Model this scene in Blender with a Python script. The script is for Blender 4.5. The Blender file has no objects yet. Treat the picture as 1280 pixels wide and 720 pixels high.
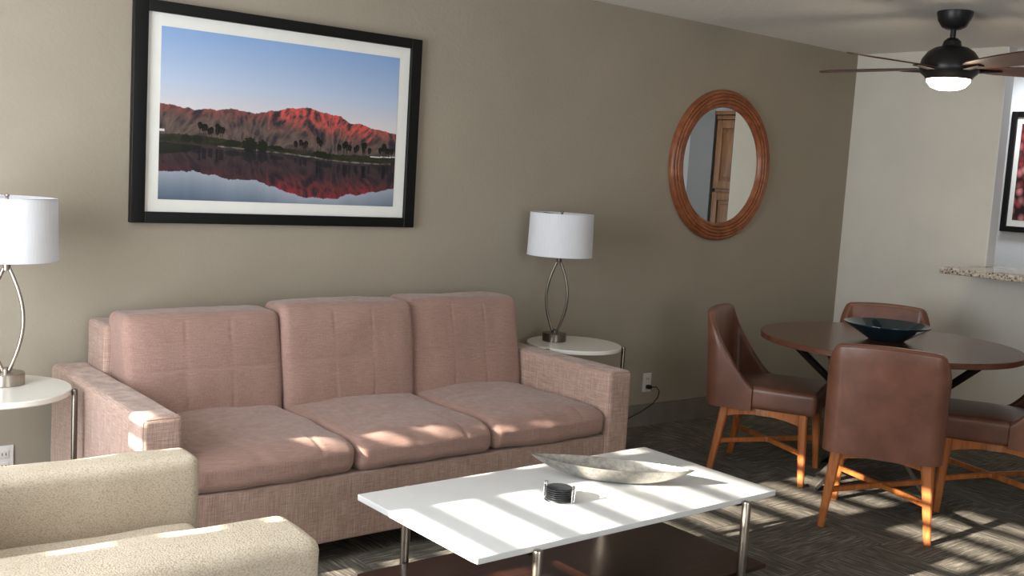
import bpy, math, random
from mathutils import Vector, Matrix, noise as mnoise
random.seed(7)
PI = math.pi
C = bpy.context.scene.collection
sc = bpy.context.scene

# ------------------------------------------------------------------ helpers
class MB:
    """collects shapes into one mesh"""
    def __init__(s): s.v = []; s.f = []
    def add(s, vs, fs):
        o = len(s.v); s.v += [tuple(p) for p in vs]; s.f += [tuple(i + o for i in f) for f in fs]
    def box(s, x0, x1, y0, y1, z0, z1, r=0.0, n=(1, 1, 1), K=3, fn=None):
        h = [(x1-x0)/2, (y1-y0)/2, (z1-z0)/2]; c = [(x0+x1)/2, (y0+y1)/2, (z0+z1)/2]
        r = min(r, min(h)*0.999)
        ax = []
        for a in range(3):
            if r > 0:
                lo = [-h[a]+r-r*math.tan(PI/4*(K-k)/K) for k in range(K)]
                mid = [-(h[a]-r)+2*(h[a]-r)*k/n[a] for k in range(n[a]+1)]
                ax.append(lo+mid+[-q for q in reversed(lo)])
            else:
                ax.append([-h[a]+2*h[a]*k/n[a] for k in range(n[a]+1)])
        N = [len(q)-1 for q in ax]; ids = {}; vs = []; fs = []
        def vid(i, j, k):
            t = (i, j, k)
            if t not in ids:
                p = Vector((ax[0][i], ax[1][j], ax[2][k]))
                if r > 0:
                    q = Vector([max(-(h[a]-r), min(h[a]-r, p[a])) for a in range(3)])
                    d = p-q
                    if d.length > 1e-9: p = q+d.normalized()*r
                if fn: p = fn(p, h)
                ids[t] = len(vs); vs.append((p[0]+c[0], p[1]+c[1], p[2]+c[2]))
            return ids[t]
        for i in range(N[0]):
            for j in range(N[1]):
                fs.append((vid(i,j,0), vid(i,j+1,0), vid(i+1,j+1,0), vid(i+1,j,0)))
                fs.append((vid(i,j,N[2]), vid(i+1,j,N[2]), vid(i+1,j+1,N[2]), vid(i,j+1,N[2])))
        for i in range(N[0]):
            for k in range(N[2]):
                fs.append((vid(i,0,k), vid(i+1,0,k), vid(i+1,0,k+1), vid(i,0,k+1)))
                fs.append((vid(i,N[1],k), vid(i,N[1],k+1), vid(i+1,N[1],k+1), vid(i+1,N[1],k)))
        for j in range(N[1]):
            for k in range(N[2]):
                fs.append((vid(0,j,k), vid(0,j,k+1), vid(0,j+1,k+1), vid(0,j+1,k)))
                fs.append((vid(N[0],j,k), vid(N[0],j+1,k), vid(N[0],j+1,k+1), vid(N[0],j,k+1)))
        s.add(vs, fs); return s
    def lathe(s, prof, c=(0, 0, 0), n=48, closed=False):
        vs = []; fs = []; m = len(prof)
        for i in range(n):
            a = 2*PI*i/n
            for r, z in prof: vs.append((c[0]+r*math.cos(a), c[1]+r*math.sin(a), c[2]+z))
        for i in range(n):
            j = (i+1) % n
            for k in range(m if closed else m-1):
                k2 = (k+1) % m
                fs.append((i*m+k, j*m+k, j*m+k2, i*m+k2))
        if not closed:
            if prof[0][0] > 1e-6: fs.append(tuple(i*m for i in reversed(range(n))))
            if prof[-1][0] > 1e-6: fs.append(tuple(i*m+m-1 for i in range(n)))
        s.add(vs, fs); return s
    def tube(s, pts, r, n=10, closed=False, flat=None):
        pts = [Vector(p) for p in pts]; L = len(pts); vs = []; fs = []
        rr = r if isinstance(r, (list, tuple)) else [r]*L
        t0 = (pts[1]-pts[0]).normalized()
        nn = t0.orthogonal().normalized() if flat is None else (Vector(flat)-t0*t0.dot(Vector(flat))).normalized()
        for i, p in enumerate(pts):
            if closed: t = (pts[(i+1) % L]-pts[i-1]).normalized()
            else: t = (pts[min(i+1, L-1)]-pts[max(i-1, 0)]).normalized()
            nn = (nn-t*nn.dot(t)).normalized(); b = t.cross(nn)
            for k in range(n):
                a = 2*PI*k/n
                vs.append(p+nn*math.cos(a)*rr[i]+b*math.sin(a)*rr[i])
        for i in range(L if closed else L-1):
            j = (i+1) % L
            for k in range(n):
                k2 = (k+1) % n
                fs.append((i*n+k, i*n+k2, j*n+k2, j*n+k))
        if not closed:
            fs.append(tuple(reversed(range(n)))); fs.append(tuple((L-1)*n+k for k in range(n)))
        s.add(vs, fs); return s
    def bar(s, a, b, w0, h0, w1=None, h1=None, up=(0, 0, 1)):
        """rectangular bar a->b; w along side, h along up"""
        a = Vector(a); b = Vector(b); w1 = w0 if w1 is None else w1; h1 = h0 if h1 is None else h1
        t = (b-a).normalized(); sd = t.cross(Vector(up))
        if sd.length < 1e-4: sd = t.cross(Vector((0, 1, 0)))
        sd.normalize(); u = sd.cross(t)
        vs = []
        for p, w, h in ((a, w0, h0), (b, w1, h1)):
            e = min(w, h)*.16
            for x, y in ((-w/2+e, -h/2), (w/2-e, -h/2), (w/2, -h/2+e), (w/2, h/2-e), (w/2-e, h/2), (-w/2+e, h/2), (-w/2, h/2-e), (-w/2, -h/2+e)):
                vs.append(p+sd*x+u*y)
        fs = [tuple(reversed(range(8))), tuple(range(8, 16))]
        for k in range(8): fs.append((k, (k+1) % 8, 8+(k+1) % 8, 8+k))
        s.add(vs, fs); return s
    def prism(s, poly, y0, y1):
        """poly in (x,z) extruded along y"""
        n = len(poly)
        vs = [(x, y0, z) for x, z in poly]+[(x, y1, z) for x, z in poly]
        fs = [tuple(range(n)), tuple(reversed(range(n, 2*n)))]
        for k in range(n): fs.append((k, n+k, n+(k+1) % n, (k+1) % n))
        s.add(vs, fs); return s
    def build(s, name, m, parent=None, loc=None, rotz=0, sharp=.6, flat=False):
        me = bpy.data.meshes.new(name); me.from_pydata(s.v, [], s.f); me.update()
        import bmesh
        bm = bmesh.new(); bm.from_mesh(me); bmesh.ops.recalc_face_normals(bm, faces=bm.faces); bm.to_mesh(me); bm.free()
        if not flat:
            me.polygons.foreach_set('use_smooth', [True]*len(me.polygons))
            me.set_sharp_from_angle(angle=sharp)
        me.materials.append(m)
        o = bpy.data.objects.new(name, me); C.objects.link(o)
        if parent: o.parent = parent
        if loc: o.location = loc
        if rotz: o.rotation_euler = (0, 0, rotz)
        return o

def thing(name, label, cat, loc, rotz=0, group=None):
    o = bpy.data.objects.new(name, None); C.objects.link(o)
    o.location = loc; o.rotation_euler = (0, 0, rotz); o.empty_display_size = .1
    return tag(o, label, cat, group)
def tag(o, label, cat, group=None):
    o['label'] = label; o['category'] = cat
    if group: o['group'] = group
    return o
def struct(name, mb, m, parent=None, **k):
    o = mb.build(name, m, parent, **k)
    if parent is None: o['kind'] = 'structure'
    return o
def dup(root, loc, rotz, label=None):
    r = root.copy(); C.objects.link(r); r.location = loc; r.rotation_euler = (0, 0, rotz)
    if label: r['label'] = label
    for ch in list(root.children):
        c = ch.copy(); C.objects.link(c); c.parent = r
        for g in list(ch.children):
            d = g.copy(); C.objects.link(d); d.parent = c
    return r

# ------------------------------------------------------------------ materials
def lin(c): return tuple((x/12.92 if x <= .04045 else ((x+.055)/1.055)**2.4) for x in (q/255 for q in c))+(1,)
class NT:
    def __init__(s, name):
        s.m = bpy.data.materials.new(name); s.m.use_nodes = True; s.t = s.m.node_tree
        s.b = s.t.nodes['Principled BSDF']; s.co = s.n('ShaderNodeTexCoord')
    def n(s, ty, **k):
        x = s.t.nodes.new(ty)
        for a, b in k.items(): setattr(x, a, b)
        return x
    def l(s, a, b): s.t.links.new(a, b)
    def mapped(s, scale, rot=(0, 0, 0), src='Object'):
        m = s.n('ShaderNodeMapping'); m.inputs['Scale'].default_value = scale; m.inputs['Rotation'].default_value = rot
        s.l(s.co.outputs[src], m.inputs['Vector']); return m.outputs[0]
    def noise(s, scale, vec=None, detail=4, rough=.6, dist=0):
        x = s.n('ShaderNodeTexNoise'); x.inputs['Scale'].default_value = scale; x.inputs['Detail'].default_value = detail
        x.inputs['Roughness'].default_value = rough; x.inputs['Distortion'].default_value = dist
        s.l(vec if vec else s.co.outputs['Object'], x.inputs['Vector']); return x.outputs['Fac']
    def ramp(s, fac, stops):
        r = s.n('ShaderNodeValToRGB'); e = r.color_ramp.elements
        while len(e) < len(stops): e.new(.5)
        for q, (p, c) in zip(e, stops): q.position = p; q.color = c if len(c) == 4 else lin(c)
        s.l(fac, r.inputs[0]); return r.outputs[0]
    def math(s, op, a, b=None, cl=False):
        x = s.n('ShaderNodeMath', operation=op); x.use_clamp = cl
        for i, v in enumerate((a, b)):
            if v is None: continue
            if isinstance(v, (int, float)): x.inputs[i].default_value = v
            else: s.l(v, x.inputs[i])
        return x.outputs[0]
    def mix(s, fac, a, b, blend='MIX'):
        x = s.n('ShaderNodeMix', data_type='RGBA', blend_type=blend)
        for i, v in ((0, fac), (6, a), (7, b)):
            if isinstance(v, (int, float)): x.inputs[i].default_value = v
            elif isinstance(v, tuple): x.inputs[i].default_value = v if len(v) == 4 else lin(v)
            else: s.l(v, x.inputs[i])
        return x.outputs[2]
    def color(s, v):
        if isinstance(v, tuple): s.b.inputs['Base Color'].default_value = v if len(v) == 4 else lin(v)
        else: s.l(v, s.b.inputs['Base Color'])
    def set(s, **k):
        for a, v in k.items(): s.b.inputs[a.replace('_', ' ')].default_value = v
    def bump(s, h, strength=.3, dist=.002):
        x = s.n('ShaderNodeBump'); x.inputs['Strength'].default_value = strength; x.inputs['Distance'].default_value = dist
        s.l(h, x.inputs['Height']); s.l(x.outputs[0], s.b.inputs['Normal'])

def plain(name, c, rough=.5, metal=0, bumps=None, spec=.5, var=.06):
    t = NT(name)
    f = t.noise(9, detail=3)
    a = tuple(max(0, x*(1-var)) for x in c); b = tuple(min(255, x*(1+var)) for x in c)
    t.color(t.ramp(f, [(.3, a), (.7, b)])); t.set(Roughness=rough, Metallic=metal)
    t.b.inputs['Specular IOR Level'].default_value = spec
    if bumps: t.bump(t.noise(bumps[0], detail=3), bumps[1], bumps[2])
    return t.m

def wallmat(name, c):
    t = NT(name); f = t.noise(1.5, detail=3)
    t.color(t.ramp(f, [(.3, tuple(x*.975 for x in c)), (.7, tuple(min(255, x*1.02) for x in c))]))
    t.set(Roughness=.75); t.b.inputs['Specular IOR Level'].default_value = .25
    h = t.math('ADD', t.noise(55, detail=3), t.math('MULTIPLY', t.noise(170, detail=2), .5))
    t.bump(h, .35, .0035); return t.m
M = {}
M['wall_taupe'] = wallmat('wall_taupe', (154, 145, 130))
M['wall_cream'] = wallmat('wall_cream', (214, 210, 200))
M['wall_white'] = wallmat('wall_white', (222, 224, 228))
M['wall_grey'] = wallmat('wall_grey', (150, 153, 156))
def ceilmat():
    t = NT('ceiling_paint'); t.color((226, 222, 216)); t.set(Roughness=.9)
    t.bump(t.math('ADD', t.noise(14, detail=4), t.noise(60, detail=3)), .6, .006); return t.m
M['ceiling'] = ceilmat()
M['base_paint'] = plain('baseboard_paint', (120, 114, 106), .45)

def carpet():
    t = NT('carpet'); co = t.co.outputs['Object']
    mp = t.mapped((1, 1, 1), (0, 0, math.radians(8)))
    br = t.n('ShaderNodeTexBrick'); br.offset = 0; br.squash = 1
    br.inputs['Scale'].default_value = 1; br.inputs['Mortar Size'].default_value = .002; br.inputs['Brick Width'].default_value = .5; br.inputs['Row Height'].default_value = .5
    br.inputs['Color1'].default_value = (0, 0, 0, 1); br.inputs['Color2'].default_value = (1, 1, 1, 1); br.inputs['Mortar'].default_value = (.5, .5, .5, 1)
    t.l(co, br.inputs['Vector'])
    ck = t.n('ShaderNodeTexChecker'); ck.inputs['Scale'].default_value = 2; t.l(co, ck.inputs['Vector'])
    a = t.noise(1, t.mapped((7, 95, 1), (0, 0, .12)), 5, .65, .5)
    b = t.noise(1, t.mapped((95, 7, 1), (0, 0, .12)), 5, .65, .5)
    s1 = t.mix(ck.outputs['Fac'], a, b)
    big = t.noise(2.2, None, 3)
    v = t.math('ADD', s1, t.math('MULTIPLY', t.math('SUBTRACT', big, .5), .25))
    fine = t.noise(260, None, 2)
    v = t.math('ADD', v, t.math('MULTIPLY', t.math('SUBTRACT', fine, .5), .35))
    col = t.ramp(v, [(.26, (70, 66, 61)), (.46, (96, 92, 85)), (.58, (122, 117, 108)), (.78, (178, 172, 160))])
    t.color(col); t.set(Roughness=.95); t.b.inputs['Specular IOR Level'].default_value = .1
    t.bump(t.math('ADD', v, t.noise(420, None, 2)), .8, .004); return t.m
M['carpet'] = carpet()

def linen(name, d, m, l, sc_=1.0, sheen=.2):
    t = NT(name)
    h = t.noise(1, t.mapped((18*sc_, 18*sc_, 480*sc_)), 3, .6)
    v = t.noise(1, t.mapped((420*sc_, 420*sc_, 12*sc_)), 3, .6)
    f = t.math('ADD', t.math('MULTIPLY', h, .5), t.math('MULTIPLY', v, .5))
    big = t.noise(4, None, 3)
    f2 = t.math('ADD', f, t.math('MULTIPLY', t.math('SUBTRACT', big, .5), .12))
    t.color(t.ramp(f2, [(.36, d), (.5, m), (.62, l)])); t.set(Roughness=.85)
    t.b.inputs['Specular IOR Level'].default_value = .2
    t.b.inputs['Sheen Weight'].default_value = sheen; t.b.inputs['Sheen Roughness'].default_value = .5
    t.bump(f, .45, .0015); return t.m
M['pink_linen'] = linen('pink_linen', (134, 108, 95), (160, 133, 120), (188, 163, 150))
M['pink_linen_cushion'] = linen('pink_linen_cushion', (134, 106, 96), (149, 119, 108), (163, 133, 122), 1.3)
def boucle():
    t = NT('cream_boucle')
    vo = t.n('ShaderNodeTexVoronoi'); vo.inputs['Scale'].default_value = 1; t.l(t.mapped((230, 230, 330), (0, .5, .3)), vo.inputs['Vector'])
    f = vo.outputs['Distance']; n = t.noise(30, None, 3)
    g = t.math('ADD', f, t.math('MULTIPLY', t.math('SUBTRACT', n, .5), .4))
    t.color(t.ramp(g, [(.1, (212, 200, 182)), (.5, (196, 183, 164)), (.95, (172, 158, 137))])); t.set(Roughness=.95)
    t.b.inputs['Specular IOR Level'].default_value = .1
    t.bump(t.math('MULTIPLY', f, -1), .6, .002); return t.m
M['boucle'] = boucle()
def leather():
    t = NT('brown_leather'); n = t.noise(6, None, 5)
    t.color(t.ramp(n, [(.3, (92, 58, 44)), (.55, (112, 73, 57)), (.8, (130, 88, 70))])); t.set(Roughness=.36)
    vo = t.n('ShaderNodeTexVoronoi'); vo.inputs['Scale'].default_value = 260; t.l(t.co.outputs['Object'], vo.inputs['Vector'])
    t.bump(t.math('ADD', vo.outputs['Distance'], t.noise(18, None, 3)), .15, .001)
    return t.m
M['leather'] = leather()
def wood(name, d, m, l, scale=(3, 40, 40), rough=.35, ds=1.2):
    t = NT(name); n = t.noise(1, t.mapped(scale), 5, .6, ds)
    t.color(t.ramp(n, [(.3, d), (.5, m), (.7, l)])); t.set(Roughness=rough); t.bump(n, .08, .001)
    return t.m
M['chair_wood'] = wood('chair_wood', (138, 78, 36), (166, 96, 46), (188, 116, 60), (30, 30, 3))
M['chair_joint'] = wood('chair_joint_wood', (150, 98, 62), (170, 116, 76), (186, 132, 92), (30, 30, 3))
M['table_wood'] = wood('table_wood', (66, 40, 30), (84, 52, 40), (100, 64, 50), (3, 26, 26), .2)
M['table_edge'] = wood('table_edge_wood', (78, 46, 34), (96, 58, 44), (112, 70, 54), (8, 8, 60), .35)
M['shelf_wood'] = wood('shelf_wood', (34, 18, 13), (52, 29, 22), (70, 42, 33), (2.5, 30, 22), .28, 2.5)
M['frame_wood'] = wood('mirror_frame_wood', (112, 60, 36), (138, 80, 50), (158, 98, 64), (10, 10, 10), .38)
M['cab_wood'] = wood('cabinet_wood', (96, 60, 32), (128, 84, 48), (150, 104, 62), (22, 22, 2.5), .35)
M['blade_wood'] = wood('blade_wood', (60, 32, 22), (82, 46, 34), (104, 62, 48), (6, 6, 6), .4)
M['white_top'] = plain('white_lacquer', (226, 228, 228), .16, 0, None, .5, .01)
M['cream_top'] = plain('cream_lacquer', (222, 220, 212), .2, 0, None, .5, .01)
M['nickel'] = plain('brushed_nickel', (168, 160, 150), .3, 1)
M['nickel_dark'] = plain('dark_nickel', (112, 106, 98), .3, 1)
M['chrome'] = plain('polished_wire', (210, 210, 210), .12, 1)
M['black_metal'] = plain('black_metal', (24, 24, 26), .42, .6)
M['lit_metal'] = plain('sunlit_metal', (150, 145, 138), .38, .9)  # paler stand-in for the black leg metal, sunlight put into its colour
M['black_frame'] = plain('black_frame_paint', (9, 9, 10), .42, 0, None, .3)
M['mat_white'] = plain('white_mat_board', (222, 222, 216), .8, var=.01)
M['fan_black'] = plain('fan_black', (30, 28, 29), .4, .2)
M['black_rubber'] = plain('black_rubber', (20, 20, 20), .5)
M['coaster'] = plain('black_coaster', (26, 28, 32), .35)
M['plastic'] = plain('white_plastic', (214, 212, 206), .35, var=.01)
M['dark_slot'] = plain('dark_slot', (40, 38, 36), .6)
M['dark_foot'] = plain('dark_foot', (30, 22, 18), .5)
def silver():
    t = NT('hammered_silver_leaf'); n = t.noise(60, None, 4)
    t.color(t.ramp(n, [(.3, (148, 145, 139)), (.7, (188, 185, 179))])); t.set(Roughness=.3, Metallic=1)
    t.bump(t.noise(45, None, 3), .2, .001); return t.m
M['silver'] = silver()
def glassy():
    t = NT('dark_teal_glass'); n = t.noise(8, None, 3)
    t.color(t.ramp(n, [(.3, (8, 30, 40)), (.7, (14, 46, 56))])); t.set(Roughness=.08)
    t.b.inputs['Coat Weight'].default_value = .6; return t.m
M['teal'] = glassy()
def shade():
    t = NT('white_lampshade_linen'); f = t.noise(1, t.mapped((300, 300, 12)), 2)
    t.color(t.ramp(f, [(.3, (226, 228, 232)), (.7, (242, 243, 246))])); t.set(Roughness=.9)
    t.b.inputs['Transmission Weight'].default_value = 0
    tr = t.n('ShaderNodeBsdfTranslucent'); tr.inputs[0].default_value = lin((240, 240, 244))
    mx = t.n('ShaderNodeMixShader'); mx.inputs[0].default_value = .35
    out = t.t.nodes['Material Output']
    t.l(t.b.outputs[0], mx.inputs[1]); t.l(tr.outputs[0], mx.inputs[2]); t.l(mx.outputs[0], out.inputs[0]); return t.m
M['shade'] = shade()
def emis(name, c, st):
    t = NT(name); t.color(c); t.b.inputs['Emission Color'].default_value = lin(c); t.b.inputs['Emission Strength'].default_value = st; return t.m
M['lamp_glass'] = emis('frosted_light_glass', (255, 236, 200), 11)
def granite():
    t = NT('granite')
    v = t.n('ShaderNodeTexVoronoi'); v.inputs['Scale'].default_value = 70; t.l(t.co.outputs['Object'], v.inputs['Vector'])
    n = t.noise(38, None, 5, .7, 1)
    f = t.math('ADD', t.math('MULTIPLY', n, .8), t.math('MULTIPLY', v.outputs['Distance'], .35))
    t.color(t.ramp(f, [(.36, (36, 30, 28)), (.46, (104, 92, 82)), (.56, (178, 166, 150)), (.7, (210, 202, 190))])); t.set(Roughness=.15); return t.m
M['granite'] = granite()
def mirror():
    t = NT('mirror_glass'); t.color((235, 238, 236)); t.set(Roughness=.0, Metallic=1); return t.m
M['mirror'] = mirror()
def peppers():
    t = NT('red_pepper_print')
    v = t.n('ShaderNodeTexVoronoi'); v.inputs['Scale'].default_value = 1; t.l(t.mapped((24, 24, 18)), v.inputs['Vector'])
    h = t.n('ShaderNodeSeparateColor'); t.l(v.outputs['Color'], h.inputs[0])
    base = t.ramp(h.outputs[0], [(.0, (140, 40, 50)), (.4, (178, 66, 76)), (.65, (214, 136, 140)), (.85, (110, 70, 66))])
    sh = t.ramp(v.outputs['Distance'], [(.1, (255, 255, 255)), (.75, (50, 34, 36))])
    t.color(t.mix(1.0, base, sh, 'MULTIPLY')); t.set(Roughness=.4); return t.m
M['peppers'] = peppers()
def vcol(name):
    t = NT(name); a = t.n('ShaderNodeVertexColor'); a.layer_name = 'Col'; t.color(a.outputs[0]); t.set(Roughness=.3)
    t.b.inputs['Specular IOR Level'].default_value = .25; return t.m
M['print'] = vcol('landscape_print')

# ------------------------------------------------------------------ camera
fpx = 1312.741; yaw, pit, rol = .682769, -.108296, .060606
CAM = Vector((-6.504423, -4.33598, 1.473094))
f = Vector((math.sin(yaw)*math.cos(pit), math.cos(yaw)*math.cos(pit), math.sin(pit)))
r = Vector((math.cos(yaw), -math.sin(yaw), 0)); u = r.cross(f)
r2 = r*math.cos(rol)+u*math.sin(rol); u2 = -r*math.sin(rol)+u*math.cos(rol)
cd = bpy.data.cameras.new('camera'); cam = bpy.data.objects.new('camera', cd); C.objects.link(cam)
cam.matrix_world = Matrix(((r2.x, u2.x, -f.x, CAM.x), (r2.y, u2.y, -f.y, CAM.y), (r2.z, u2.z, -f.z, CAM.z), (0, 0, 0, 1)))
cd.sensor_fit = 'HORIZONTAL'; cd.sensor_width = 36; cd.lens = fpx/1280*36; cd.clip_start = .05
sc.camera = cam

# ------------------------------------------------------------------ room shell
H = 2.44; XL = -7.3; YF = -6.3; XK = 1.0
struct('floor', MB().box(XL-.1, XK+.1, YF-.1, .1, -.1, 0), M['carpet'], flat=True)
struct('ceiling', MB().box(XL-.1, XK+.1, YF-.1, .1, H, H+.1), M['ceiling'], flat=True)
struct('wall_back', MB().box(XL-.1, XK+.1, 0, .1, 0, H), M['wall_taupe'], flat=True)
struct('wall_front', MB().box(XL-.1, XK+.1, YF-.1, YF, 0, H), M['wall_cream'], flat=True)
wr = MB().box(0, .1, -1.06, 0, 0, H)
wr.box(0, .1, -3.4, -1.06, 0, 1.03)
wr.box(0, .1, YF, -3.4, 0, H)
struct('wall_right', wr, M['wall_cream'], flat=True)
wk = MB().box(XK, XK+.1, YF, 0, 0, H)
struct('trim_2', MB().box(.001, .1, -1.066, -1.0601, 1.07, H-.001), M['wall_white'], flat=True)
struct('wall_kitchen', wk, M['wall_white'], flat=True)
# left wall with the patio glazing: two openings with a post between
OA = (-1.34, -.79); OB = (-2.03, -1.53); OC = (-2.62, -2.07); ZB, ZT, ZC = .1, 2.12, 1.79
wl = MB()
wl.box(XL-.1, XL, OA[1], 0, 0, H); wl.box(XL-.1, XL, YF, OC[0], 0, H)
wl.box(XL-.1, XL, OC[0], OB[0], 0, ZC); wl.box(XL-.1, XL, OC[0], OB[0], ZT, H); wl.box(XL-.1, XL, OC[1], OB[0], ZC, ZT)  # solid wall under a high slot, both added to shape the floor sun patches
wl.box(XL-.1, XL, OB[0], OA[1], 0, ZB); wl.box(XL-.1, XL, OB[0], OA[1], ZT, H)
struct('wall_left', wl, M['wall_cream'], flat=True)
struct('trim_1', MB().box(XL-.1, XL, OB[1], OA[0], ZB, ZT), M['base_paint'], flat=True)
for nm, (a, b), ZB_ in (('window_1', OA, ZB), ('window_2', OB, ZB), ('sun_slot', OC, ZC)):
    fr = MB()
    fr.box(XL-.06, XL-.04, a, a+.012, ZB_, ZT); fr.box(XL-.06, XL-.04, b-.012, b, ZB_, ZT)
    wo = fr.build(nm, M['black_metal']); wo['kind'] = 'structure'
    z = 1.42-.09*14
    while z < ZT:
        if z > ZB_+.02:
            hb_ = {'window_1': .023, 'window_2': .019, 'sun_slot': .010}[nm]
            MB().box(XL-.062, XL-.05, a, b, z-hb_, z+hb_).build('slat', M['black_metal'], wo)
        z += .09
# baseboards
def baseb(name, x0, x1, y0, y1, m='base_paint'):
    struct(name, MB().box(x0, x1, y0, y1, 0, .118).box(x0 if x1-x0 > .05 else x0+.003, x1, y0+(.004 if x1-x0 > .05 else 0), y1, .118, .134), M[m], flat=True)
baseb('baseboard_back', XL, 0, -.014, 0)
baseb('baseboard_right', -.014, 0, -3.4, 0)

# kitchen side: tall cabinet and a grey wall return seen in the round mirror
cb = thing('pantry_cabinet', 'tall honey brown cabinet with raised panel door seen in the round mirror', 'cabinet', (.72, -1.66, 0))
MB().box(0, .27, -.17, .19, 0, 2.06, .004).build('carcass', M['cab_wood'], cb)
MB().box(-.05, .27, -.195, .215, 2.09, 2.125, .008).box(-.032, .27, -.18, .20, 2.05, 2.09, .008).build('crown_molding', M['cab_wood'], cb)
dr = MB().box(-.02, -.001, -.16, .18, .1, 1.22, .003)
def rpanel(z0, z1, nm):
    d = MB().box(-.022, -.001, -.165, .185, z0, z1, .004)
    ob = d.build(nm, M['cab_wood'], cb)
    p = MB()
    for (a, b, c, e) in ((-.165, -.105, z0, z1), (.125, .185, z0, z1), (-.105, .125, z0, z0+.07), (-.105, .125, z1-.07, z1)):
        p.box(-.036, -.022, a, b, c, e, .004)
    p.box(-.034, -.022, -.075, .095, z0+.1, z1-.1, .011)
    p.build('raised_panel', M['cab_wood'], ob)
rpanel(.1, 1.42, 'cabinet_door'); rpanel(1.45, 2.045, 'cabinet_door')
struct('wall_kitchen_return', MB().box(.70, XK-.001, -2.14, -1.87, 0, H-.001), M['wall_grey'], flat=True)

# breakfast bar counter
tag(MB().box(-.485, .22, -3.38, -1.02, 1.0301, 1.068, .008).build('bar_counter', M['granite']),
    'speckled brown granite bar counter on the low part of the cream wall', 'counter')

# kitchen picture
kp = thing('framed_picture', 'black framed picture of red peppers at the right edge on the kitchen wall', 'picture', (XK-.001, -1.0, 1.70))
y1, y0, z0, z1 = .352, -.33, -.425, .425
fm = MB()
fm.box(-.03, 0, y1-.04, y1, z0, z1, .003); fm.box(-.03, 0, y0, y0+.04, z0, z1, .003)
fm.box(-.03, 0, y0+.04, y1-.04, z0, z0+.04, .003); fm.box(-.03, 0, y0+.04, y1-.04, z1-.04, z1, .003)
fm.build('frame', M['black_frame'], kp)
MB().box(-.012, -.002, y0+.04, y1-.04, z0+.04, z1-.04).build('mat_board', M['mat_white'], kp)
MB().box(-.0135, -.0125, y0+.075, y1-.075, z0+.085, z1-.085).build('print', M['peppers'], kp)

# ------------------------------------------------------------------ big landscape picture
PX1, PX2, PZ1, PZ2 = -5.0258, -3.6473, 1.1815, 2.0838
lp = thing('framed_picture', 'large black framed landscape of red lit mountains and lake above the sofa', 'picture', ((PX1+PX2)/2, -.001, (PZ1+PZ2)/2))
hw, hh = (PX2-PX1)/2, (PZ2-PZ1)/2; fw = .058
fm = MB()
for a in ((-hw, -hw+fw, -hh, hh), (hw-fw, hw, -hh, hh), (-hw+fw, hw-fw, -hh, -hh+fw*.8), (-hw+fw, hw-fw, hh-fw*.8, hh)):
    fm.box(a[0], a[1], -.032, 0, a[2], a[3], .003)
fm.build('frame', M['black_frame'], lp)
iw, ih = hw-fw, hh-fw*.8
MB().box(-iw, iw, -.014, -.002, -ih, ih).build('mat_board', M['mat_white'], lp)
def fbm(x, y=0, o=5):
    v = 0; a = 1; t = 0
    for i in range(o):
        v += a*mnoise.noise(Vector((x, y, 3.3+i))); t += a; a *= .55; x *= 2; y *= 2
    return v/t
RX = [0, .12, .2, .27, .37, .44, .5, .6, .7, .8, .9, 1.0]
RY = [.44, .462, .452, .436, .452, .43, .402, .392, .414, .462, .482, .507]
SH = [.645, .65, .655, .66, .665, .67, .675, .685, .70, .705, .705, .70]
def interp(x, X, Y):
    for i in range(len(X)-1):
        if x <= X[i+1]:
            t = (x-X[i])/(X[i+1]-X[i]); t = t*t*(3-2*t); return Y[i]*(1-t)+Y[i+1]*t
    return Y[-1]
def lerp(a, b, t): t = max(0, min(1, t)); return tuple(p+(q-p)*t for p, q in zip(a, b))
PALMS = []
rp = random.Random(3)
for c0, n_, sp in ((.18, 4, .03), (.21, 5, .03), (.56, 4, .05), (.62, 3, .04), (.77, 8, .05), (.84, 4, .02), (.9, 7, .06), (.96, 4, .03)):
    for _ in range(n_): PALMS.append((c0+rp.uniform(-sp, sp), rp.uniform(.055, .09) if c0 != .56 else rp.uniform(.04, .06)))
TREES = [(.35, .03, .045), (.40, .022, .04), (.1, .02, .025), (.14, .02, .025), (.46, .03, .015), (.66, .04, .02), (.28, .03, .02)]
def ridged(x, y, o=4):
    v = 0; a = 1; t = 0
    for i in range(o):
        v += a*(1-abs(mnoise.noise(Vector((x, y, 7.7+i))))*2); t += a; a *= .55; x *= 2.1; y *= 2.1
    return v/t
def mountain(u_, v, ridge, shore):
    d = (v-ridge)/(shore-ridge)
    n = ridged(u_*34+d*2.2*math.sin(u_*17)+v*6, v*11, 5)-.5
    n2 = fbm(u_*60+d*6, v*40+7, 4)
    base = lerp((84, 66, 64), (86, 76, 70), d)
    base = lerp(base, (46, 42, 52), max(0, -n*2.2))
    base = lerp(base, (126, 106, 98), max(0, n*1.4)+max(0, n2)*.35)
    lim = .62+.25*fbm(u_*9, 4, 3) if .42 < u_ < .9 else .36+.2*fbm(u_*9, 4, 3)
    glow = max(0, 1-d/max(.1, lim))*(1.15 if .46 < u_ < .88 else .6)
    glow *= max(.0, .55+n*2.4+n2*.8)
    return lerp(base, (204, 82, 76) if u_ > .42 else (146, 72, 70), glow)
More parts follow.
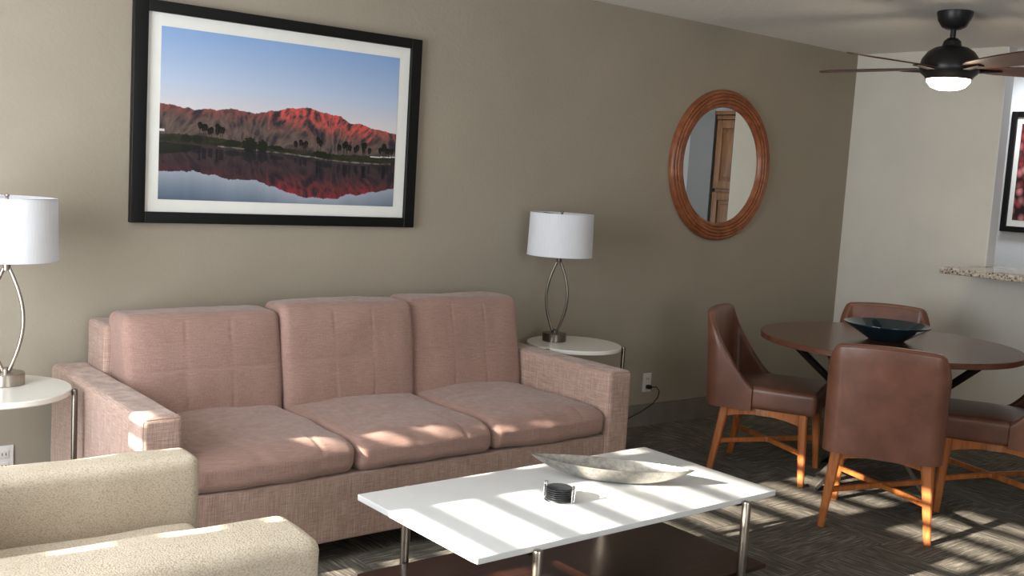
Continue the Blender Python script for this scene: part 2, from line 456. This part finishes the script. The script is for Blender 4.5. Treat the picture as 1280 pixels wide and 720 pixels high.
def landscape(u_, v):
    ridge = interp(u_, RX, RY)+fbm(u_*26, 0, 5)*.022
    shore = interp(u_, RX, SH)
    if v < ridge:
        t = v/.46
        c = lerp((134, 164, 208), (188, 198, 216), t*1.25) if t < .7 else lerp((182, 193, 213), (206, 202, 206), (t-.7)/.3)
        c = lerp(c, (128, 158, 204), max(0, u_-.5)*.5*(1-t))
    elif v < shore: c = mountain(u_, v, ridge, shore)
    else:
        w = v+fbm(u_*30, v*260, 2)*.006
        rdge = shore+(shore-ridge)*.93
        if w < rdge:
            vm = shore-(w-shore)/.93
            c = mountain(u_, vm, ridge, shore); c = tuple(q*k for q, k in zip(c, (.72, .62, .66)))
            c = lerp(c, (52, 52, 60), .35)
            if .42 < u_ < .9: c = lerp(c, (150, 46, 56), max(0, (w-(rdge-.055))/.055)*.8*(.5+fbm(u_*60, 2, 3)*2.0))
        else: c = lerp((150, 158, 170), (88, 102, 120), (w-rdge)/.16)
    # greens, shore and trees
    gl = shore-.028-.01*math.sin(u_*9)+fbm(u_*50, 1, 3)*.012
    if gl < v < shore+.012: c = lerp((40, 42, 33), (58, 56, 44), fbm(u_*30, v*80)*2+.3)
    if u_ < .16 and shore+.02 < v < shore+.02+.055*(1-u_/.16)**.5*1.3: c = (38, 40, 34)
    if abs(v-(shore+.012)) < .004 and .22 < u_ < .98: c = lerp((120, 116, 104), c, .3+fbm(u_*40, 5)*1.5)
    if .88 < u_ and abs(v-(shore-.034)) < .0035: c = (206, 206, 204)
    if u_ < .018 and abs(v-(shore-.05)) < .008: c = (206, 206, 204)
    for px, hgt in PALMS:
        if abs(px-u_) < .016:
            top = shore-.02-hgt; refl = shore+.02+hgt*1.05
            dx = (u_-px)*1.55
            if (dx*dx+(v-top)**2*.7) < .0125**2*1.2 or (dx*dx+(v-top-.016)**2) < .0105**2: c = (26, 27, 25)
            if abs(dx) < .0018 and top < v < shore: c = (56, 48, 42)
            if abs(dx+fbm(v*90, px)*.004) < .0075 and shore+.03 < v < refl: c = lerp(c, (28, 28, 32), .6)
    for px, rw, rh in TREES:
        if ((u_-px)/rw)**2+((v-(shore-.015))/rh)**2 < 1+fbm(u_*90, v*90)*1.2: c = (34, 38, 30)
        if ((u_-px)/rw)**2+((v-(shore+.045))/rh)**2 < 1+fbm(u_*90, v*40)*1.2: c = lerp(c, (30, 32, 34), .6)
    return c
NX, NY = 460, 300
pw, ph = iw-.058, ih-.052
vs = []; cols = []
for j in range(NY+1):
    for i in range(NX+1):
        a = i/NX; b = j/NY
        vs.append((-pw+2*pw*a, -.0155, ph-2*ph*b))
        cols += list(lin(landscape(a, b)))
fs = [(j*(NX+1)+i, (j+1)*(NX+1)+i, (j+1)*(NX+1)+i+1, j*(NX+1)+i+1) for j in range(NY) for i in range(NX)]
me = bpy.data.meshes.new('print'); me.from_pydata(vs, [], fs); me.update()
ca = me.color_attributes.new('Col', 'FLOAT_COLOR', 'POINT'); ca.data.foreach_set('color', cols)
me.materials.append(M['print'])
po = bpy.data.objects.new('print', me); C.objects.link(po); po.parent = lp

# ------------------------------------------------------------------ round mirror
mr = thing('round_mirror', 'round mirror in a ridged reddish wood frame hanging on the taupe wall', 'mirror', (-1.372, -.001, 1.60))
prof = [(.357, 0), (.357, .015), (.363, .021)]
for k in range(5):
    ra = -.0+.365+k*.0190
    for t in range(7):
        a = t/6; prof.append((ra+.0190*a, .028+.005*min(k, 4-k)+.006*math.sin(PI*a)))
prof += [(.462, .024), (.466, .016), (.466, 0)]
def toback(mb): mb.v = [(x, -z, y) for x, y, z in mb.v]; return mb
toback(MB().lathe(prof, n=96, closed=True)).build('frame', M['frame_wood'], mr, sharp=1.2)
toback(MB().lathe([(0, .001), (.359, .001), (.359, .012), (0, .012)], n=96)).build('mirror_glass', M['mirror'], mr, sharp=.1)

# ------------------------------------------------------------------ sofa
SX0, SX1, SY = -5.33, -3.108, -1.062
sf = thing('sofa', 'dusty pink three seat linen sofa with square arms under the landscape picture', 'sofa', ((SX0+SX1)/2, -.55, 0))
ox, oy = (SX0+SX1)/2, -.55
def L(mb):  # to local
    mb.v = [(x-ox, y-oy, z) for x, y, z in mb.v]; return mb
def wob(amp, fr, seed):
    def g(p, h):
        n = mnoise.noise_vector(Vector((p[0]*fr+seed, p[1]*fr, p[2]*fr)))
        return p+n*amp
    return g
AW = .142
L(MB().box(SX0+AW-.004, SX1-AW+.004, SY+.012, -.06, .085, .335, .008, (40, 4, 6), fn=wob(.002, 9, 1))).build('base', M['pink_linen'], sf)
for a in (SX0, SX1-AW):
    arm = L(MB().box(a, a+AW, SY, -.045, .085, .622, .022, (5, 24, 12), fn=wob(.003, 7, a))).build('arm', M['pink_linen'], sf)
    e = .0215
    pts = [(a+e*.35, SY+e*.3, z) for z in [.09+.05*k for k in range(11)]]+[(a+e*.35, SY+e*.3, .607)]+[(a+.02+(AW-.04)*k/6, SY+e*.3, .6155) for k in range(7)]+[(a+AW-e*.35, SY+e*.3, .607)]+[(a+AW-e*.35, SY+e*.3, z) for z in [.59-.05*k for k in range(11)]]
    L(MB().tube(pts, .0022, 6)).build('seam', M['pink_linen_cushion'], arm)
L(MB().box(SX0+AW-.006, SX1-AW+.006, -.26, -.045, .3, .80, .02, (20, 3, 8), fn=wob(.003, 7, 3))).build('backrest_frame', M['pink_linen'], sf)
def groove(d, w): return math.exp(-(d/w)**2)
def back_cushion(x0, x1, yb, zt, seed, tilt):
    hx = (x1-x0)/2
    def g(p, h):
        uu, vv = p[0]/h[0], p[2]/h[2]
        front = max(0, -p[1]/h[1])
        puff = (1-uu**6)*(1-vv**6)
        q = Vector(p)
        q[1] -= .022*puff*front
        gr = groove(vv-.02, .022)*.003*(1-uu**8)+(groove(uu+.28, .02)+groove(uu-.30, .02))*.003*(1-abs(vv)**6)*(1.0 if abs(vv) > .5 else .35)
        q[1] += gr*front
        q[2] += .008*(1-uu**4)*max(0, vv)-.008*(1-uu**2)*max(0, -vv)
        q[0] += .006*(1-vv**2)*(1 if uu > 0 else -1)*abs(uu)
        n = mnoise.noise_vector(Vector((p[0]*6+seed, p[1]*6, p[2]*6)))*.006+mnoise.noise_vector(Vector((p[0]*20+seed, p[1]*20, p[2]*9)))*.0016
        q += n
        q[1] += (q[2]+h[2])*tilt
        return q
    return L(MB().box(x0, x1, yb-.19, yb, .43, zt, .030, (90, 6, 60), K=5, fn=g)).build('back_cushion', M['pink_linen_cushion'], sf, sharp=2)
back_cushion(-5.165, -4.528, -.275, .850, 1, .16)
back_cushion(-4.522, -3.888, -.295, .872, 5, .17)
back_cushion(-3.882, -3.256, -.275, .874, 9, .20)
def seat_cushion(x0, x1, seed):
    def g(p, h):
        uu, vv = p[0]/h[0], p[1]/h[1]
        top = max(0, p[2]/h[2])
        q = Vector(p)
        q[2] += .026*(1-uu**2)**.8*(1-max(0, -vv)**4)*top if abs(uu) < 1 else 0
        q[2] -= .022*top*max(0, (-vv-.72)/.28)**2
        q[1] -= .016*(1-uu**2)*max(0, -vv)
        q[2] += groove(uu-.55+.25*(vv+1)*.5, .03)*-.004*top*max(0, -vv+.3)
        wr = math.sin((p[0]*1.2+p[1]*.7)*70+seed*3)*groove(uu+.1, .3)*groove(vv+.75, .28)*.0022
        q[2] += wr*top
        q += mnoise.noise_vector(Vector((p[0]*6+seed, p[1]*6, p[2]*4)))*.007
        q += mnoise.noise_vector(Vector((p[0]*18+seed, p[1]*24, p[2]*18)))*.0022
        return q
    return L(MB().box(x0, x1, -1.060, -.40, .339, .460, .038, (80, 70, 4), K=5, fn=g)).build('seat_cushion', M['pink_linen_cushion'], sf, sharp=2)
seat_cushion(-5.186, -4.526, 2); seat_cushion(-4.522, -3.888, 4); seat_cushion(-3.884, -3.254, 6)
for x in (SX0+.08, SX1-.08):
    for y in (-1.0, -.12): L(MB().box(x-.03, x+.03, y-.03, y+.03, 0, .086, .004)).build('foot', M['dark_foot'], sf)

# ------------------------------------------------------------------ coffee table
tx0, tx1, ty0, ty1 = -4.803, -3.496, -2.166, -1.528
ct = thing('coffee_table', 'low rectangular coffee table with glossy white top and dark wood shelf', 'table', ((tx0+tx1)/2, (ty0+ty1)/2, 0))
ox, oy = (tx0+tx1)/2, (ty0+ty1)/2
L(MB().box(tx0, tx1, ty0, ty1, .410, .430, .0025)).build('tabletop', M['white_top'], ct)
L(MB().box(tx0+.01, tx1-.015, ty0+.004, ty1-.004, .148, .166, .002)).build('shelf', M['shelf_wood'], ct)
for x in (-4.60, -3.675):
    L(MB().box(x-.01, x+.01, ty0+.01, ty1-.01, .398, .4098, .001)).build('crossbar', M['nickel_dark'], ct)
    for y in (ty0-.0165, ty1+.0165):
        L(MB().lathe([(0, 0), (.0135, 0), (.0155, .02), (.0155, .415), (.0135, .4205), (.006, .4225), (0, .4228)], (x, y, 0), 24)).build('leg', M['nickel'], ct)

# boat shaped dish
A = Vector((-4.144, -1.597)); B = Vector((-3.765, -2.02)); md = (A+B)/2; d = (B-A).normalized(); Lh = (B-A).length/2
bd = thing('boat_dish', 'long boat shaped silver dish resting on the white coffee table', 'dish', (md.x, md.y, .4305), math.atan2(d.y, d.x))
nu, nv = 48, 14; vs = []; fs = []
def boatpt(a, b, th):
    w = .080*(1-abs(a)**2.1)**.95; w = max(w, .0008)
    zr = .061+.007*a*a
    zb = .001+(zr-.003)*abs(a)**2.5
    yy = b*w
    z = zb+(zr-zb)*abs(b)**2.9
    s = 1-th*.0 
    return Vector((a*Lh, yy*(1-th*.04), z+th*.004*(1-abs(b)**3)))
for lay in (0, 1):
    for i in range(nu+1):
        for j in range(nv+1):
            p = boatpt(-1+2*i/nu, -1+2*j/nv, lay)
            if lay: p.z = max(p.z, .003)
            vs.append(p)
o1 = (nu+1)*(nv+1)
for i in range(nu):
    for j in range(nv):
        a = i*(nv+1)+j; b = a+nv+1
        fs.append((a, b, b+1, a+1)); fs.append((o1+a, o1+a+1, o1+b+1, o1+b))
for i in range(nu):
    for j in (0, nv):
        a = i*(nv+1)+j; b = a+nv+1; fs.append((a, b, o1+b, o1+a))
for j in range(nv):
    for i in (0, nu):
        a = i*(nv+1)+j; fs.append((a, a+1, o1+a+1, o1+a))
mb = MB(); mb.add(vs, fs); mb.build('bowl_shell', M['silver'], bd, sharp=1.0)

# coaster holder with coasters
chx, chy = -4.262, -1.885
hd = thing('coaster_holder', 'small silver wire holder around the black coasters on the white table', 'holder', (chx, chy, .4302), -1.2)
MB().tube([(.047*math.cos(a), .047*math.sin(a), .0025) for a in [2*PI*k/32 for k in range(32)]], .002, 8, closed=True).build('base_ring', M['chrome'], hd)
for s in (0, PI/2, PI, 3*PI/2):
    cx, cy = .0505*math.cos(s), .0505*math.sin(s); tx_, ty_ = -math.sin(s)*.008, math.cos(s)*.008
    pts = [(cx-tx_, cy-ty_, .0025), (cx-tx_, cy-ty_, .04)]+[(cx-tx_*math.cos(a), cy-ty_*math.cos(a), .046+.009*math.sin(a)) for a in [PI*k/8 for k in range(9)]]+[(cx+tx_, cy+ty_, .04), (cx+tx_, cy+ty_, .0025)]
    if s in (0, PI): MB().tube(pts, .0035, 8).build('wire_loop', M['chrome'], hd)
for k in range(6):
    z = .4302+.0052+k*.0066
    mb = MB().lathe([(0, 0), (.042, 0), (.0445, .002), (.0445, .0045), (.0425, .006), (.0405, .0048), (0, .0048)], (0, 0, 0), 40)
    if k == 5:
        for q in range(-6, 7):
            w = math.sqrt(max(0, .040**2-(q*.006)**2)); mb.box(q*.006-.0012, q*.006+.0012, -w, w, .0047, .0072)
    o = mb.build('coaster', M['coaster'], None, (chx, chy, z), .3)
    if k == 5: tag(o, 'topmost black ribbed coaster of the stack in the wire holder', 'coaster', 'black coasters stacked in the wire holder')
    else: tag(o, 'plain round black coaster under the top one in the wire holder', 'coaster', 'black coasters stacked in the wire holder')

# ------------------------------------------------------------------ end tables and lamps
def end_table(loc, a0, label):
    t = thing('end_table', label, 'table', loc, a0, 'round end tables beside the sofa')
    R_ = .248; z = .612
    MB().lathe([(0, z-.022), (R_-.004, z-.022), (R_, z-.018), (R_, z-.003), (R_-.003, z), (0, z)], n=80).build('tabletop', M['cream_top'], t)
    MB().lathe([(0, .13), (R_-.006, .13), (R_-.002, .134), (R_-.002, .146), (R_-.006, .15), (0, .15)], n=64).build('shelf', M['shelf_wood'], t)
    for k in range(3):
        a = 2*PI*k/3
        MB().lathe([(0, 0), (.009, 0), (.0105, .01), (.0105, z-.008), (.009, z-.002), (0, z-.001)], ((R_+.0108)*math.cos(a), (R_+.0108)*math.sin(a), 0), 20).build('leg', M['nickel_dark'], t)
    return t
end_table((-2.81, -.335, 0), -.75, 'round white topped end table with metal legs right of the sofa')
end_table((-5.605, -.385, 0), -.42, 'round white topped end table with metal legs left of the sofa')
def table_lamp(loc, rot, label, metal='nickel'):
    t = thing('table_lamp', label, 'lamp', loc, rot, 'white shaded lamps on the end tables')
    MB().lathe([(0, 0), (.061, 0), (.0635, .002), (.0635, .040), (.061, .043), (0, .043)], n=56).build('base', M[metal], t)
    for s in (-1, 1):
        pts = []
        for k in range(33):
            q = k/32; z = .040+q*.385
            pts.append((s*(.006+.050*math.sin(PI*q)**.95), 0, z))
        MB().tube(pts, .0068, 12).build('curved_stem', M[metal], t)
    MB().lathe([(0, .043), (.012, .043), (.012, .055), (.006, .062), (0, .063)], n=24).build('collar', M[metal], t)
    MB().lathe([(0, .412), (.012, .412), (.014, .43), (.017, .46), (.017, .50), (0, .505)], n=24).build('socket', M[metal], t)
    zb, zt, rb, rt = .450, .672, .171, .166
    n = 72
    sh = MB().lathe([(rb, zb), (rt, zt), (rt-.0015, zt), (rb-.0015, zb)], n=n, closed=True).build('lamp_shade', M['shade'], t, sharp=1)
    MB().lathe([(rb+.001, zb), (rb+.001, zb+.006), (rb-.002, zb+.006), (rb-.002, zb)], n=n, closed=True).build('shade_rim', M['shade'], sh, sharp=1)
    MB().lathe([(rt+.001, zt-.006), (rt+.001, zt), (rt-.002, zt), (rt-.002, zt-.006)], n=n, closed=True).build('shade_rim', M['shade'], sh, sharp=1)
    sp = MB()
    for k in range(3):
        a = 2*PI*k/3+.3; sp.tube([(0, 0, zt-.012), (rt*math.cos(a), rt*math.sin(a), zt-.004)], .0018, 6)
    sp.build('spider', M[metal], t)
    MB().lathe([(0, zt-.018), (.006, zt-.018), (.006, zt-.004), (.004, zt-.001), (.008, zt+.003), (.008, zt+.010), (0, zt+.013)], n=20).build('finial', M[metal], t)
    MB().tube([(0, 0, .50), (.05, 0, .55), (.055, 0, .60), (0, 0, .66)], .0016, 6).tube([(0, 0, .50), (-.05, 0, .55), (-.055, 0, .60), (0, 0, .66)], .0016, 6).build('harp', M[metal], t)
    MB().lathe([(0, .505), (.013, .507), (.016, .53), (.03, .57), (.03, .60), (.018, .625), (0, .63)], n=24).build('bulb', M['plastic'], t)
    return t
table_lamp((-2.866, -.238, .6125), -.9, 'white drum shaded lamp with lens shaped metal stem right of the sofa', 'nickel_dark')
table_lamp((-5.560, -.325, .6125), -.35, 'white drum shaded lamp with curved metal stem left of the sofa')

# ------------------------------------------------------------------ outlets and cord
def outlet(x, z, label):
    t = thing('wall_outlet', label, 'outlet', (x, -.0005, z))
    MB().box(-.036, .036, -.006, 0, -.058, .058, .0025).build('cover_plate', M['plastic'], t)
    for s in (-1, 1):
        o = MB().box(-.017, .017, -.009, -.006, s*.024-.015, s*.024+.015, .0014).build('socket', M['plastic'], t)
        MB().box(-.008, -.005, -.0095, -.0089, s*.024-.005, s*.024+.006).box(.005, .008, -.0095, -.0089, s*.024-.005, s*.024+.006).build('slots', M['dark_slot'], o)
    return t
outlet(-1.885, .265, 'white wall outlet with a black plug in it, right of the sofa')
outlet(-5.489, .240, 'empty white wall outlet under the left end table')
pc = thing('power_cord', 'black power cord plugged into the wall outlet right of the sofa', 'cord', (-1.885, -.010, .242))
MB().box(-.014, .014, -.028, 0, -.012, .012, .004).build('plug', M['black_rubber'], pc)
MB().tube([(0.005, -.028, 0), (.03, -.045, .004), (.055, -.05, -.02), (.05, -.048, -.06), (.01, -.045, -.10), (-.08, -.04, -.14), (-.25, -.04, -.19), (-.5, -.05, -.226), (-.75, -.06, -.2365)], .0032, 8).build('cable', M['black_rubber'], pc, sharp=2)

# ------------------------------------------------------------------ armchair
ac = thing('armchair', 'cream woven armchair with thick square arms in the near left corner', 'armchair', (-5.77, -1.86, 0), -.045)
def AC(x0, x1, y0, y1, z0, z1, r_, n, nm, seed, amp=.005, par=ac):
    return MB().box(x0, x1, y0, y1, z0, z1, r_, n, K=5, fn=wob(amp, 6, seed)).build(nm, M['boucle'], par, sharp=2)
AC(-.42, .42, .315, .455, .12, .630, .032, (30, 6, 16), 'arm', 1)
AC(-.42, .435, -.430, -.205, .12, .628, .038, (30, 8, 16), 'arm', 2)
AC(-.40, .37, -.21, .315, .12, .30, .02, (16, 12, 6), 'base', 3)
AC(-.34, .395, -.208, .313, .302, .455, .04, (20, 16, 5), 'seat_cushion', 4)
AC(-.55, -.40, -.44, .455, .12, .74, .04, (5, 20, 16), 'backrest', 5)
AC(-.40, -.27, -.20, .31, .46, .73, .045, (5, 16, 12), 'back_cushion', 6)
for x in (-.48, .35):
    for y in (-.38, .39): MB().bar((x, y, 0), (x, y, .122), .035, .035, .05, .05).build('foot', M['dark_foot'], ac)

# ------------------------------------------------------------------ dining table
TC = (-1.69, -1.46)
dt = thing('dining_table', 'round dark wood dining table on splayed metal legs', 'table', (TC[0], TC[1], 0))
R_ = .632
MB().lathe([(0, .722), (R_-.008, .722), (R_-.0015, .726), (R_-.0015, .7478), (R_-.004, .75), (0, .75)], n=128).build('tabletop', M['table_wood'], dt)
MB().lathe([(R_-.0012, .7225), (R_+.001, .724), (R_+.001, .748), (R_-.0012, .7497)], n=128, closed=True).build('edge_band', M['table_edge'], dt)
for k in range(4):
    a = math.radians(165+90*k); c_, s_ = math.cos(a), math.sin(a)
    P = [(.56, .715), (.07, .34), (.07, .30), (.385, .018)]
    mb = MB()
    for (ra, za), (rb, zb) in zip(P[:-1], P[1:]):
        mb.bar((ra*c_, ra*s_, za), (rb*c_, rb*s_, zb), .05, .022, up=(-s_*0, 0, 1) if abs(ra-rb) > .01 else (c_, s_, 0))
    lg = mb.build('leg', M['black_metal'], dt)
    MB().bar((.40*c_, .40*s_, .014), (.19*c_, .19*s_, .195), .056, .028).build('lit_foot', M['lit_metal'], lg)  # paler sleeve paints sunlight onto the dark foot
MB().lathe([(0, .28), (.06, .28), (.06, .36), (0, .36)], n=24).build('hub', M['black_metal'], dt)
MB().lathe([(0, .708), (.30, .708), (.30, .7215), (0, .7215)], n=48).build('mounting_plate', M['black_metal'], dt)

# bowl
gb = thing('glass_bowl', 'wide shallow dark teal glass bowl on the round dining table', 'bowl', (-1.70, -1.45, .7505))
pr = [(0, .001), (.085, .001), (.09, .004), (.14, .036), (.205, .076), (.212, .083), (.211, .0855), (.203, .082), (.138, .045), (.085, .014), (0, .010)]
MB().lathe(pr, n=96).build('bowl_shell', M['teal'], gb, sharp=1.5)

# ------------------------------------------------------------------ dining chairs
def make_chair(label, loc, rot):
    t = thing('dining_chair', label, 'chair', loc, rot, 'leather dining chairs around the round table')
    tops = {(-1, -1): (-.185, -.19), (1, -1): (.185, -.19), (-1, 1): (-.195, .205), (1, 1): (.195, .205)}
    feet = {(-1, -1): (-.222, -.245), (1, -1): (.222, -.245), (-1, 1): (-.215, .225), (1, 1): (.215, .225)}
    for k in tops:
        a, b = tops[k], feet[k]
        MB().bar((b[0], b[1], 0), (a[0], a[1], .362), .030, .030, .050, .046, up=(0, 1, 0)).build('leg', M['chair_wood'], t)
    # arched aprons
    def apron(p, q, nm='apron'):
        p = Vector(p); q = Vector(q); n = 14; vs = []; fs = []
        dr_ = (q-p).normalized(); nn = Vector((-dr_.y, dr_.x, 0))*.011
        for i in range(n+1):
            c0 = p.lerp(q, i/n); ar = .028*(1-(2*i/n-1)**2)
            for s in (-1, 1):
                vs.append((c0.x+nn.x*s, c0.y+nn.y*s, .300+ar)); vs.append((c0.x+nn.x*s, c0.y+nn.y*s, .358))
        for i in range(n):
            a = i*4; b = a+4
            fs += [(a, b, b+1, a+1), (a+2, a+3, b+3, b+2), (a, a+2, b+2, b), (a+1, b+1, b+3, a+3)]
        fs += [(0, 1, 3, 2), (n*4, n*4+2, n*4+3, n*4+1)]
        m_ = MB(); m_.add(vs, fs); return m_.build(nm, M['chair_wood'], t)
    apron((-.19, -.192, 0), (.19, -.192, 0)); apron((-.19, .205, 0), (.19, .205, 0))
    for s in (-1, 1):
        ap = apron((s*.188, -.18, 0), (s*.196, .195, 0))
        MB().box(s*.192-.013, s*.192+.013, -.03, .035, .325, .357, .002).build('joint_block', M['chair_joint'], ap)
    st = MB()
    for k in feet:
        a = Vector((feet[k][0]*.95, feet[k][1]*.92, .165)); c0 = Vector((0, 0, .165))
        dd = (a-c0).normalized()
        st.bar(a, c0-dd*.01, .020, .024)
    st.box(-.02, .02, -.02, .02, .152, .178, .003)
    st.build('stretcher', M['chair_wood'], t)
    # seat pad
    def sg(p, h):
        q = Vector(p); top = max(0, p[2]/h[2])
        q[2] += .014*(1-(p[0]/h[0])**2)*(1-(p[1]/h[1])**2)*top
        q[0] *= 1-.05*max(0, -p[1]/h[1])
        return q
    MB().box(-.235, .235, -.215, .272, .36, .475, .024, (14, 14, 4), K=4, fn=sg).build('seat', M['leather'], t, sharp=2)
    # wrap around back shell
    hw_, yb, yf, rc = .248, -.300, -.050, .08
    plan = []
    n1, n2, n3 = 14, 12, 14
    for i in range(n1): q = i/n1; plan.append((-hw_+.004*(1-q), yf+(yb+rc-yf)*q, 1-q))
    for i in range(n2): a = PI+PI/2*i/n2; plan.append((-hw_+rc+rc*math.cos(a), yb+rc+rc*math.sin(a), 0))
    for i in range(n3+1):
        q = i/n3; x = -(hw_-rc)+2*(hw_-rc)*q; plan.append((x, yb-.014*(1-(2*q-1)**2), -1-0*(1-abs(2*q-1))))
    for i in range(1, n2+1): a = 3*PI/2+PI/2*i/n2; plan.append((hw_-rc+rc*math.cos(a), yb+rc+rc*math.sin(a), 0))
    for i in range(1, n1+1): q = i/n1; plan.append((hw_-.004*q, yb+rc+(yf-yb-rc)*q, q))
    Lp = len(plan); vs = []; fs = []; th = .046
    arc = [0]
    for i in range(1, Lp): arc.append(arc[-1]+math.dist(plan[i][:2], plan[i-1][:2]))
    tot = arc[-1]; half = tot/2
    KK = None
    for i, (x, y, fl) in enumerate(plan):
        s_ = abs(arc[i]-half)/half      # 0 centre back .. 1 wing tip
        a_ = .47
        if s_ < a_: zt = .846-.012*(s_/a_)**2
        else:
            q = ((s_-a_)/(1-a_))**1.1
            zt = .475+.359*(1-q)**1.35
        pm = Vector(plan[max(i-1, 0)][:2]); pn = Vector(plan[min(i+1, Lp-1)][:2]); tg = (pn-pm).normalized()
        inn = Vector((-tg.y, tg.x))      # inward (plan runs counter-clockwise seen from above)
        if inn.dot(Vector((0, -.05))-Vector((x, y))) < 0: inn = -inn
        zb = .352; loop = []
        tt = th*(.75+.25*(1-s_))
        NV = 8
        for k in range(NV+1):
            z = zb+(zt-.022-zb)*k/NV; loop.append((0, z))
        for k in range(1, 6):
            a = PI*k/6; loop.append((tt/2-tt/2*math.cos(a), zt-.022+.022*math.sin(a)))
        for k in range(NV+1):
            z = (zt-.022)+(zb-zt+.022)*k/NV; loop.append((tt, z))
        for off, z in loop:
            lean = -.028*((z-.36)/.48)**1.5 if z > .36 else 0
            bulge = 1+.0*z
            vs.append((x*(1+.02*((z-.36)/.5))+inn.x*off, y+inn.y*off+lean*(1 if y < -.1 else max(0, (-y-.03)/.07)), z))
        KK = len(loop)
    for i in range(Lp-1):
        for k in range(KK):
            k2 = (k+1) % KK
            fs.append((i*KK+k, (i+1)*KK+k, (i+1)*KK+k2, i*KK+k2))
    fs.append(tuple(range(KK))); fs.append(tuple((Lp-1)*KK+k for k in reversed(range(KK))))
    m_ = MB(); m_.add(vs, fs); bk = m_.build('backrest', M['leather'], t, sharp=1.2)
    # piping along the outer top edge
    pts = []
    for i in range(Lp):
        q = vs[i*KK+8+1]; pts.append((q[0], q[1], q[2]))
    MB().tube(pts, .0035, 6).build('piping', M['leather'], bk, sharp=2)
    return t
def face(dx, dy): return math.atan2(dy, dx)-PI/2
ch = make_chair('brown leather dining chair with its back to the camera, nearest the coffee table', (-2.21, -1.80, 0), face(.88, .47))
dup(ch, (-1.995, -1.0, 0), face(.43, -.90), 'brown leather dining chair seen side on, left of the round table by the taupe wall')
dup(ch, (-1.16, -1.12, 0), face(-.83, -.55), 'brown leather dining chair behind the table, only its backrest showing past the bowl')
dup(ch, (-1.528, -1.968, 0), face(-.47, .883), 'brown leather dining chair cut off by the right edge of the photo')

# ------------------------------------------------------------------ ceiling fan
FC = (-1.29, -1.41)
fn_ = thing('ceiling_fan', 'black ceiling fan with brown blades and a lit bowl light', 'ceiling fan', (FC[0], FC[1], H))
MB().lathe([(0, -.0005), (.088, -.0005), (.088, -.010), (.080, -.045), (.060, -.078), (.035, -.09), (0, -.09)], n=48).build('canopy', M['fan_black'], fn_)
MB().lathe([(0, -.085), (.014, -.085), (.014, -.16), (0, -.16)], n=20).build('downrod', M['fan_black'], fn_)
MB().lathe([(0, -.135), (.025, -.135), (.042, -.150), (.048, -.175), (.085, -.185), (.115, -.205), (.140, -.240), (.148, -.275), (.148, -.295), (.140, -.315), (.122, -.330), (.112, -.345), (0, -.345)], n=56).build('motor_housing', M['fan_black'], fn_)
MB().lathe([(0, -.338), (.108, -.340), (.106, -.360), (.085, -.385), (.05, -.398), (0, -.402)], n=48).build('light_bowl', M['lamp_glass'], fn_)
bz = -.292
def blade():
    vs = []; fs = []; n = 20
    for i in range(n+1):
        q = i/n; x = .14+q*.58
        w = .050+.030*math.sin(min(1, q*1.25)*PI/2)
        if q > .86: w *= math.sqrt(max(.02, 1-((q-.86)/.14)**2))
        if q < .12: w *= .6+.4*q/.12
        for s in (-1, 0, 1):
            for dz in (0, .006):
                vs.append((x, s*w, dz-s*w*.20+bz))
    for i in range(n):
        a = i*6; b = a+6
        fs += [(a, b, b+2, a+2), (a+2, b+2, b+4, a+4), (a+1, a+3, b+3, b+1), (a+3, a+5, b+5, b+3), (a, a+1, b+1, b), (a+4, b+4, b+5, a+5)]
    fs += [(0, 2, 3, 1), (2, 4, 5, 3), (n*6, n*6+1, n*6+3, n*6+2), (n*6+2, n*6+3, n*6+5, n*6+4)]
    m_ = MB(); m_.add(vs, fs); return m_
b0 = None
for k in range(5):
    a = math.radians(99+72*k)
    b_ = blade().build('blade', M['blade_wood'], fn_, rotz=a)
    MB().bar((.12, 0, bz-.012), (.26, 0, bz-.004), .05, .010, .035, .006).build('blade_bracket', M['fan_black'], b_)

# ------------------------------------------------------------------ lights
def light(name, ty, energy, col, loc=(0, 0, 0), **k):
    d_ = bpy.data.lights.new(name, ty); d_.energy = energy; d_.color = col
    for a, b in k.items(): setattr(d_, a, b)
    o = bpy.data.objects.new(name, d_); C.objects.link(o); o.location = loc; return o
sd = Vector((1, -.07, -.372))
s = light('sun', 'SUN', 27, (1, .90, .76), (-9, -1, 4), angle=math.radians(.42)); s.rotation_euler = sd.to_track_quat('-Z', 'Y').to_euler()
def area(name, loc, tgt, sx, sy, e, col):
    o = light(name, 'AREA', e, col, loc, shape='RECTANGLE', size=sx, size_y=sy)
    o.rotation_euler = (Vector(tgt)-Vector(loc)).to_track_quat('-Z', 'Y').to_euler(); return o
area('sky_through_glazing', (XL+.03, -1.75, 1.15), (0, -1.9, 1.0), 1.9, 2.0, 150, (.90, .95, 1.0))
area('front_fill', (-5.0, YF+.05, 1.4), (-4.2, 0, 1.2), 2.6, 1.6, 85, (.95, .97, 1.0))  # added soft fill, the front wall has no window
area('kitchen_ceiling_light', (.55, -1.0, H-.03), (.55, -1.0, 0), .3, .5, 15, (.90, .95, 1.0))
light('fan_bulb', 'POINT', 5, (1, .84, .62), (FC[0], FC[1], H-.50), shadow_soft_size=.09)

w = bpy.data.worlds.new('World'); sc.world = w; w.use_nodes = True
bg = w.node_tree.nodes['Background']
sk = w.node_tree.nodes.new('ShaderNodeTexSky'); sk.sky_type = 'PREETHAM'
w.node_tree.links.new(sk.outputs[0], bg.inputs[0]); bg.inputs[1].default_value = .3

sc.view_settings.view_transform = 'Standard'; sc.view_settings.look = 'None'; sc.view_settings.exposure = 0
sc.cycles.use_denoising = True; sc.cycles.max_bounces = 8; sc.cycles.diffuse_bounces = 5
sc.cycles.sample_clamp_indirect = 6
